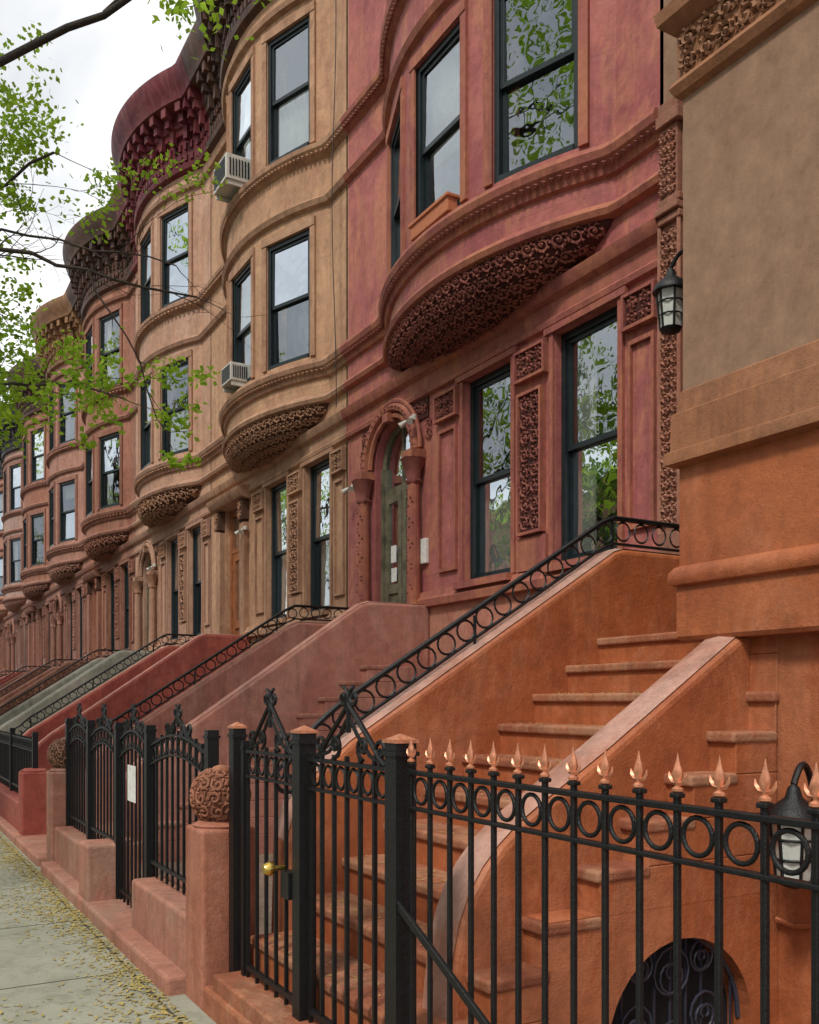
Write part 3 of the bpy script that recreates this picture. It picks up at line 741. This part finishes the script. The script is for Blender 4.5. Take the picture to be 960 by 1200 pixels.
# ------------------------------------------------------------ piers and low walls
def pier(y,x=1.65,h=.93,s=.15,mat=PKb,ball=True,bm=P4,bd=P2d):
    E=empty('stone_gate_pier'); m=M()
    m.box(x-s,x+s,y-s,y+s,-.1,h); m.obj('shaft',mat,E,bevel=.02,segs=3)
    m=M(); m.lathe((x,y,h-.02),[(s*.9,0),(s*1.0,.03),(s*.7,.055)],20); m.obj('neck',mat,E,smooth=40)
    if ball:
        r=.152; C=V((x,y,h+.16)); m=M(); n=20
        m.lathe(C,[(r*math.sin(math.pi*(i+.3)/(n+.6)),-r*math.cos(math.pi*(i+.3)/(n+.6))) for i in range(n+1)],32); m.obj('ball_core',bd,E,smooth=60)
        m=M()
        for row,la0 in enumerate((-.95,-.48,0,.48,.95)):    # carved acanthus-like whorls covering the ball
            cnt=max(4,round(12*math.cos(la0)))
            for q in range(cnt):
                lo0=2*math.pi*(q+.5*(row%2))/cnt
                cd_=V((math.cos(lo0)*math.cos(la0),math.sin(lo0)*math.cos(la0),math.sin(la0)))
                e1=cd_.cross(Z).normalized(); e2=cd_.cross(e1).normalized()
                pts=[];rs=[]
                for k_,(u,v) in enumerate(spiral_pts(.24,1.2,q*.8,1 if q%2 else -1,9)):
                    pts.append(C+(cd_+e1*u+e2*v).normalized()*(r+.005)); rs.append(.0095*(1.1-.4*k_/9))
                m.tube(pts,rs,5)
                for k_ in range(4):
                    a=k_*math.pi/2+.5; m.tube([C+(cd_+(e1*math.cos(a)+e2*math.sin(a))*.17).normalized()*(r+.001),C+(cd_+(e1*math.cos(a+.4)+e2*math.sin(a+.4))*.30).normalized()*(r+.006)],[.005,.008],4)
        m.lathe(C+V((0,0,r*.93)),[(.05,0),(.04,.015),(.015,.025)],12)
        m.obj('ball_carving',bm,E,smooth=60)
PT=stone('pier_terracotta',(.40,.155,.095),(.32,.115,.07),(.44,.21,.14),.5,.75,.4,seed=30)
pier(4.9,mat=PT,bm=stone('ball_rust',(.34,.14,.08),(.25,.10,.06),(.38,.19,.12),.5,.7,.4,seed=31),bd=stone('ball_rust_cavity_shade',(.16,.06,.035),(.12,.045,.03),None))  # ball core is a darkened copy, painting shade between the whorls
ballm=stone('ball_brown',(.28,.15,.09),(.21,.11,.07),None,.5,.8,.4,seed=32)
pier(9.5,mat=PKb,bm=ballm); pier(11.45,h=.8,mat=RD,ball=False); 
for j in range(1,9): 
    pier(9.5+6*j,mat=[RD,PKb,BR][j%3],bm=ballm,ball=j%2==0); 
def lowwall(y0,y1,z1=.42,x0=1.52,x1=1.80,mat=PKb,nm='low_stone_wall'):
    m=M(); m.box(x0,x1,y0,y1,-.3,z1); m.obj(nm,mat,None,bevel=.025,segs=3)
lowwall(5.06,6.35); lowwall(7.28,7.62,.52,1.42,1.82); lowwall(7.625,9.34)
kb=M(); kb.box(1.40,1.90,5.06,9.34,-.3,.10); kb.box(1.42,1.9,9.66,80,-.3,.09); kb.obj('stone_plinth',PKb,None,bevel=.02)
kb=M(); kb.box(1.50,1.86,2.75,4.745,-.3,.13); kb.box(1.52,1.80,-1.6,2.749,-.3,.2); kb.obj('stone_plinth',O1s,None,bevel=.02)
for j in range(1,8): lowwall(5.4+6*j,9.3+6*j,mat=[PKb,RD,BR][j%3])

# ------------------------------------------------------------ lanterns
def lantern(c,wallpt,s=1.0):
    E=empty('wall_lantern'); m=M(); g=M(); c=V(c); w=V(wallpt)
    g.lathe(c+V((0,0,-.12*s)),[(.055*s,0),(.075*s,.2*s)],6)
    m.lathe(c+V((0,0,-.155*s)),[(.01*s,0),(.05*s,.015*s),(.062*s,.035*s)],12)
    m.lathe(c+V((0,0,.08*s)),[(.10*s,0),(.10*s,.012*s),(.075*s,.05*s),(.03*s,.085*s),(.02*s,.12*s),(.004*s,.135*s)],14)
    for k in range(6):
        a=math.pi/3*k; d=V((math.cos(a),math.sin(a),0))
        m.tube([c+d*.058*s+V((0,0,-.12*s)),c+d*.079*s+V((0,0,.085*s))],.006*s,4)
    for z,r in ((-.05,.064),(.02,.071)): m.ring(c+V((0,0,z*s)),(1,0,0),(0,1,0),r*s,.005*s,12,4)
    top=c+V((0,0,.21*s)); d=(w-top); d.z=0
    pts=[]
    for i in range(15):
        f=i/14; pts.append(top+d*f+V((0,0,(.10*math.sin(math.pi*min(1,f*1.0))-.18*f*f)*s)))
    m.tube(pts,.012*s,6)
    nrm=-d.normalized(); m.tube([pts[-1],pts[-1]+nrm*.02],[.055*s,.05*s],14)
    m.obj('lantern_frame',IRON,E,smooth=40); g.obj('lantern_glass',LGLASS,E)
lantern((3.36,2.60,1.0),(3.578,2.64,1.2),1.2)
lantern((3.63,3.56,3.66),(3.66,3.352,3.9),.95)
cd=M(); cd.tube([(3.56,2.64,1.05),(3.56,2.64,.66),(3.56,2.67,.62),(3.56,2.75,.60),(3.55,2.84,.62)],.012,6)
cd.obj('electrical_conduit',O1,None,smooth=40)

# ------------------------------------------------------------ ground
def concrete():
    m,t,b,out=nt('sidewalk_concrete'); tc=N(t,'ShaderNodeTexCoord'); v=tc.outputs['Object']
    c=mixc(t,mrange(t,noise(t,v,.8,8,.65),.3,.7),(.35,.35,.28),(.24,.245,.19))
    c=mixc(t,mrange(t,noise(t,v,5,9,.75),.48,.66,0,.6),c,(.15,.155,.10))
    c=mixc(t,mrange(t,noise(t,v,55,3,.6),.58,.7,0,.4),c,(.11,.11,.09))
    br=N(t,'ShaderNodeTexBrick'); br.offset=0; br.inputs['Scale'].default_value=1; br.inputs['Mortar Size'].default_value=.010
    br.inputs['Brick Width'].default_value=1.45; br.inputs['Row Height'].default_value=1.5; br.inputs['Mortar Smooth'].default_value=.3
    mp=N(t,'ShaderNodeMapping'); mp.inputs['Location'].default_value=(.1,.35,0); t.links.new(v,mp.inputs[0]); t.links.new(mp.outputs[0],br.inputs['Vector'])
    c=mixc(t,br.outputs['Fac'],c,(.07,.065,.05)); t.links.new(c,b.inputs['Base Color']); b.inputs['Roughness'].default_value=.9
    bp=N(t,'ShaderNodeBump'); bp.inputs['Strength'].default_value=.4; bp.inputs['Distance'].default_value=.01; t.links.new(noise(t,v,40,7,.7),bp.inputs['Height'])
    b2=N(t,'ShaderNodeBump'); b2.inputs['Strength'].default_value=.8; b2.inputs['Distance'].default_value=.01; b2.invert=True
    t.links.new(br.outputs['Fac'],b2.inputs['Height']); t.links.new(bp.outputs[0],b2.inputs['Normal']); t.links.new(b2.outputs[0],b.inputs['Normal'])
    return m
CON=concrete(); ASP=stone('asphalt',(.055,.055,.056),(.04,.04,.042),None,0,.9,.5); EAR=stone('earth',(.10,.09,.06),(.07,.065,.045),None,0,.9,.5)
g=M(); g.add([(-400,-400,-.52),(400,-400,-.52),(400,600,-.52),(-400,600,-.52)],[(0,1,2,3)]); g.obj('ground',EAR)
g=M(); g.box(-2.5,1.50,-40,140,-.5,0); g.obj('sidewalk',CON)
g=M(); g.box(-2.66,-2.503,-40,140,-.5,.003); g.obj('kerb',stone('kerb_granite',(.3,.3,.29),(.22,.22,.21),None),None,bevel=.015)
g=M(); g.box(-11,-2.663,-40,140,-.51,-.13); g.obj('road',ASP)
g=M()
y=-39
while y<139: g.box(-6.9,-6.8,y,y+3,-.129,-.126); y+=9
g.obj('lane_marking',plain('road_paint',(.75,.75,.72),.7))
g=M(); g.box(-16,-11.003,-40,140,-.5,0); g.obj('sidewalk',CON)
g=M(); g.box(1.502,5.8,4.85,80,-.5,-.01); g.box(1.81,3.6,-1.6,2.84,-.51,-.40); g.box(3.2,5.8,-20,-1.6,-.5,-.02); g.obj('front_yard_paving',stone('yard_concrete',(.28,.2,.15),(.2,.15,.12),None))
m=M()
def fleck(xx,yy,z,l,w_):
    a=rnd()*6.28; c,s=math.cos(a),math.sin(a)
    m.add([(xx-l*c-w_*s,yy-l*s+w_*c,z),(xx-l*c+w_*s,yy-l*s-w_*c,z),(xx+l*c+w_*s,yy+l*s-w_*c,z+.004),(xx+l*c-w_*s,yy+l*s+w_*c,z+.004)],[(0,1,2,3)])
cent=[(ru(-.9,1.35),ru(3.5,13)) for _ in range(26)]+[(1.3,ru(3.5,12)) for _ in range(26)]
for i in range(7000):
    if rnd()<.35: xx=1.40-abs(random.gauss(0,.10)); yy=ru(3,14)
    else:
        cx_,cy_=random.choice(cent); xx=cx_+random.gauss(0,.14); yy=cy_+random.gauss(0,.35)
    if xx>1.395: continue
    fleck(xx,yy,ru(.003,.009),ru(.006,.022),ru(.003,.006))
for i in range(700):
    k=random.randrange(0,10); fleck(4.08-.26*k+ru(.0,.22),ru(3.25,4.6),2.0-.18*k+.009,ru(.004,.016),.003)
m.obj('fallen_catkins',plain('catkin_ochre',(.36,.28,.08),.9,var=.4))

# ------------------------------------------------------------ trees
def leaf(m,c,s):
    a=rnd()*6.28; e=ru(-.7,.7); d=V((math.cos(a)*math.cos(e),math.sin(a)*math.cos(e),math.sin(e)-.3)).normalized()
    q=d.cross(V((ru(-1,1),ru(-1,1),ru(-1,1)))); 
    if q.length<.1: q=V((1,0,0))
    q.normalize(); w_=s*.36
    m.add([c,c+d*s*.5+q*w_,c+d*s,c+d*s*.5-q*w_],[(0,1,2,3)])
def clump(m,c,R,n,s=.06):
    for i in range(n):
        v=V((random.gauss(0,1),random.gauss(0,1),random.gauss(0,.8))); v=v*R*.5
        leaf(m,c+v,ru(s*.6,s*1.3))
def twig(m,l,p,d,L,r,lev,leafn,ls):
    pts=[p.copy()]; n=6
    for i in range(n):
        d=(d+V((ru(-.25,.25),ru(-.25,.25),ru(-.2,.22)))).normalized(); p=p+d*L/n; pts.append(p.copy())
        if lev>0 and i>0 and rnd()<.75:
            dd=(d+V((ru(-1,1),ru(-1,1),ru(-.7,.8)))*.9).normalized(); twig(m,l,p,dd,L*ru(.4,.65),r*.5,lev-1,leafn,ls)
        if lev==0 and leafn and i>2 and rnd()<.6: clump(l,p,ls*1.9,leafn//2,ls)
    m.tube(pts,[r*(1-.75*i/n) for i in range(n+1)],4 if r<.02 else 6,cap=False)
    if leafn and lev<=1: clump(l,p,ls*2.2,leafn,ls)
def limb(m,l,pts,r0,r1,lev=2,leafn=14,ls=.055,dens=.6,tl=.8,lfrom=0):
    pts=[V(p) for p in pts]; dense=[]
    for a,b in zip(pts[:-1],pts[1:]):
        k=max(2,int((b-a).length/.22))
        for i in range(k): dense.append(a.lerp(b,i/k)+V((ru(-.03,.03),ru(-.03,.03),ru(-.03,.03))))
    dense.append(pts[-1]); n=len(dense)
    m.tube(dense,[r0+(r1-r0)*i/(n-1) for i in range(n)],8)
    for i in range(2,n):
        if rnd()<dens:
            t=(dense[i]-dense[i-1]).normalized(); d=(t+V((ru(-1,1),ru(-1,1),ru(-.8,.9)))).normalized()
            twig(m,l,dense[i],d,tl*ru(.6,1.2),max(.005,(r0+(r1-r0)*i/n)*.4),lev-1,leafn if i>=lfrom else 0,ls)
def tall_tree(m,l,x,y,r,xmax,H=17,nc=110,ls=.16):
    m.tube([(x,y,-.1),(x,y,.15),(x+.03,y+.05,1.4),(x-.1,y-.02,4.2),(x-.6,y+.3,8),(x-.9,y+.2,H-2)],[r*1.5,r*1.15,r,r*.8,r*.5,r*.1],14)
    tips=[]
    for i in range(12):
        a=rnd()*6.28; L=ru(2.0,4.2); z=ru(4.2,H-5)
        p=V((x-.3,y,z)); q=p+V((math.cos(a)*L,math.sin(a)*L,ru(1.5,4)))
        if q.x>xmax(q.y): q.x=xmax(q.y)-rnd()*.8
        mid=p.lerp(q,.5)+V((0,0,.35)); m.tube([p,mid,q],[r*.35,r*.22,r*.06],6)
        for j in range(5):
            s=p.lerp(q,ru(.4,1)); e2=s+V((ru(-1,1),ru(-1,1),ru(-.2,1.2)))*1.1
            if e2.x>xmax(e2.y): e2.x=xmax(e2.y)-.1
            m.tube([s,e2],[r*.1,r*.03],4); tips+= [e2,s.lerp(e2,.5)]
    for i in range(nc):
        c_=random.choice(tips)+V((random.gauss(0,.6),random.gauss(0,.6),random.gauss(0,.6)))
        if c_.x>xmax(c_.y): continue
        clump(l,c_,.55,34,ls)
edge=lambda y:.10*y-.75
E=empty('street_tree'); m=M(); l=M()
tall_tree(m,l,-1.75,7.6,.19,edge,17,130)
limb(m,l,[(-1.7,7.6,4.2),(-.6,7.0,5.0),(.73,6.5,5.66),(1.47,6.08,6.10),(2.1,5.7,6.75)],.045,.014,2,14,.05,.3,.5,7)
limb(m,l,[(1.3,6.2,6.0),(1.6,6.0,6.2),(1.88,5.86,6.2),(1.92,5.82,6.02)],.012,.005,1,22,.045,.8,.3)
clump(l,V((1.84,5.86,6.0)),.25,80,.055); clump(l,V((1.72,5.92,6.12)),.2,50,.055)
m.obj('trunk_and_limbs',BARK,E,smooth=60); l.obj('foliage',LEAF,E)
E=empty('street_tree'); m=M(); l=M()
tall_tree(m,l,-1.8,12.4,.2,edge,17,130)
limb(m,l,[(-1.7,12.2,4.1),(-.3,10.3,5.1),(.98,8.67,5.45),(1.61,8.31,5.27),(2.43,7.84,5.05)],.05,.008,2,0,.05,.9,.75)
limb(m,l,[(-1.7,12.2,4.3),(-.2,10.4,5.3),(1.0,8.9,5.75),(1.7,8.5,5.55),(2.3,8.0,5.35)],.032,.006,2,0,.05,.9,.7)
limb(m,l,[(-1.7,12.2,4.6),(-.2,10.6,5.6),(.9,9.6,6.3),(1.5,9.2,6.7)],.045,.012,3,9,.055,.6,.8,8)
limb(m,l,[(-1.7,12.2,3.9),(.1,10.6,4.1),(1.0,9.4,4.5),(1.54,8.5,4.35),(1.9,8.2,4.2)],.035,.008,2,14,.055,.8,.6,7)
limb(m,l,[(-1.7,12.2,5.2),(.2,11.5,6.5),(1.0,11.2,7.6)],.05,.012,3,8,.06,.6,.9,6)
limb(m,l,[(1.61,8.31,5.27),(1.9,8.1,4.7),(2.15,8.0,4.0),(2.25,7.95,3.75)],.009,.004,1,4,.05,.6,.25)
def mass(c_,R_,n_,s_=.062):      # uneven foliage: several sub-clumps inside the volume
    c_=V(c_)
    for q in range(max(3,n_//26)):
        clump(l,c_+V((random.gauss(0,.5),random.gauss(0,.5),random.gauss(0,.5)))*R_,R_*ru(.22,.5),26,s_)
for c_,R_,n_ in (((1.05,9.6,6.6),.55,620),((1.0,9.5,5.9),.5,380),((1.05,9.7,4.9),.5,460),((1.05,9.9,4.45),.45,330),((1.5,8.4,4.3),.38,320),((1.75,8.3,4.4),.3,130),((2.3,7.92,3.62),.1,26),((.95,9.4,7.4),.5,430),((1.0,9.4,5.3),.4,260),((1.45,9.3,6.9),.35,130),((1.0,9.0,4.1),.3,200)):
    mass(c_,R_,n_)
m.obj('trunk_and_limbs',BARK,E,smooth=60); l.obj('foliage',LEAF,E)
for (x,y) in ((-1.8,21),(-1.8,31),(-1.8,43)):
    E=empty('street_tree'); m=M(); l=M(); tall_tree(m,l,x,y,.2,lambda q:.125*q-.6,16,100,.17)
    m.obj('trunk_and_limbs',BARK,E,smooth=60); l.obj('foliage',LEAF,E)
for (x,y) in ((-12,-1),(-12,9),(-12.3,19),(-12,30)):
    E=empty('street_tree'); m=M(); l=M(); tall_tree(m,l,x,y,.26,lambda q:-8.5,15,130,.26)
    m.obj('trunk_and_limbs',BARK,E,smooth=60); l.obj('foliage',LEAF2,E)
brick=stone('opposite_brick',(.28,.12,.08),(.2,.09,.07),None,0,.9,.3,seed=41)
for i in range(6):
    E=empty('row_house'); w=M(); B=-6+i*9
    Pf=lambda y,d:-16.5+d
    ops=[(B+.8+k*2.2,B+1.9+k*2.2,z,z+2) for k in range(4) for z in (1.5,4.8,8.0)]
    wall(w,Pf,B,B+9,-.5,11,ops,step=20,depth=-.25); w.box(-28,-17.3,B+.02,B+8.98,-.5,11); w.box(-17.3,-16.1,B,B+9,11,11.6); w.obj('walls',[brick,P2,P4][i%3],E)
    gq=M(); 
    for o in ops: gq.add([(-16.7,o[0],o[2]),(-16.7,o[1],o[2]),(-16.7,o[1],o[3]),(-16.7,o[0],o[3])],[(0,1,2,3)])
    gq.obj('windows',FRAME,E)

# ------------------------------------------------------------ light
w=bpy.data.worlds.new('World'); scene.world=w; w.use_nodes=True; t=w.node_tree; t.nodes.clear()
out=t.nodes.new('ShaderNodeOutputWorld'); bg=t.nodes.new('ShaderNodeBackground'); t.links.new(bg.outputs[0],out.inputs[0])
sky=t.nodes.new('ShaderNodeTexSky'); sky.sky_type='NISHITA'; sky.sun_disc=False
el=math.radians(52); az=math.radians(240)
sky.sun_elevation=el; sky.sun_rotation=az
tc=N(t,'ShaderNodeTexCoord')
n=mrange(t,noise(t,tc.outputs['Generated'],2.6,6,.55,(1,1,1.8),dist=.4),.40,.62)
cl=mixc(t,n,(5.2,5.35,5.6),(10.5,10.5,10.4))
c=mixc(t,.88,sky.outputs[0],cl); t.links.new(c,bg.inputs[0]); bg.inputs[1].default_value=.14
sd=bpy.data.lights.new('sun','SUN'); sd.energy=2.9; sd.angle=math.radians(10); sd.color=(1,.94,.85)
so=bpy.data.objects.new('sun',sd); scene.collection.objects.link(so)
dirv=V((math.sin(az)*math.cos(el),math.cos(az)*math.cos(el),math.sin(el)))
so.rotation_euler=(-dirv).to_track_quat('-Z','Y').to_euler()
scene.view_settings.view_transform='Standard'; scene.view_settings.look='None'; scene.view_settings.exposure=0
# ------------------------------------------------------------ camera
cam=bpy.data.cameras.new('camera'); co=bpy.data.objects.new('camera',cam); scene.collection.objects.link(co); scene.camera=co
cam.sensor_fit='HORIZONTAL'; cam.sensor_width=36; cam.lens=36*1100/960; cam.shift_y=(822-600)/960
cam.clip_start=.05; cam.clip_end=2000
co.location=(0,0,1.6); co.rotation_euler=(math.pi/2,0,-math.radians(30))
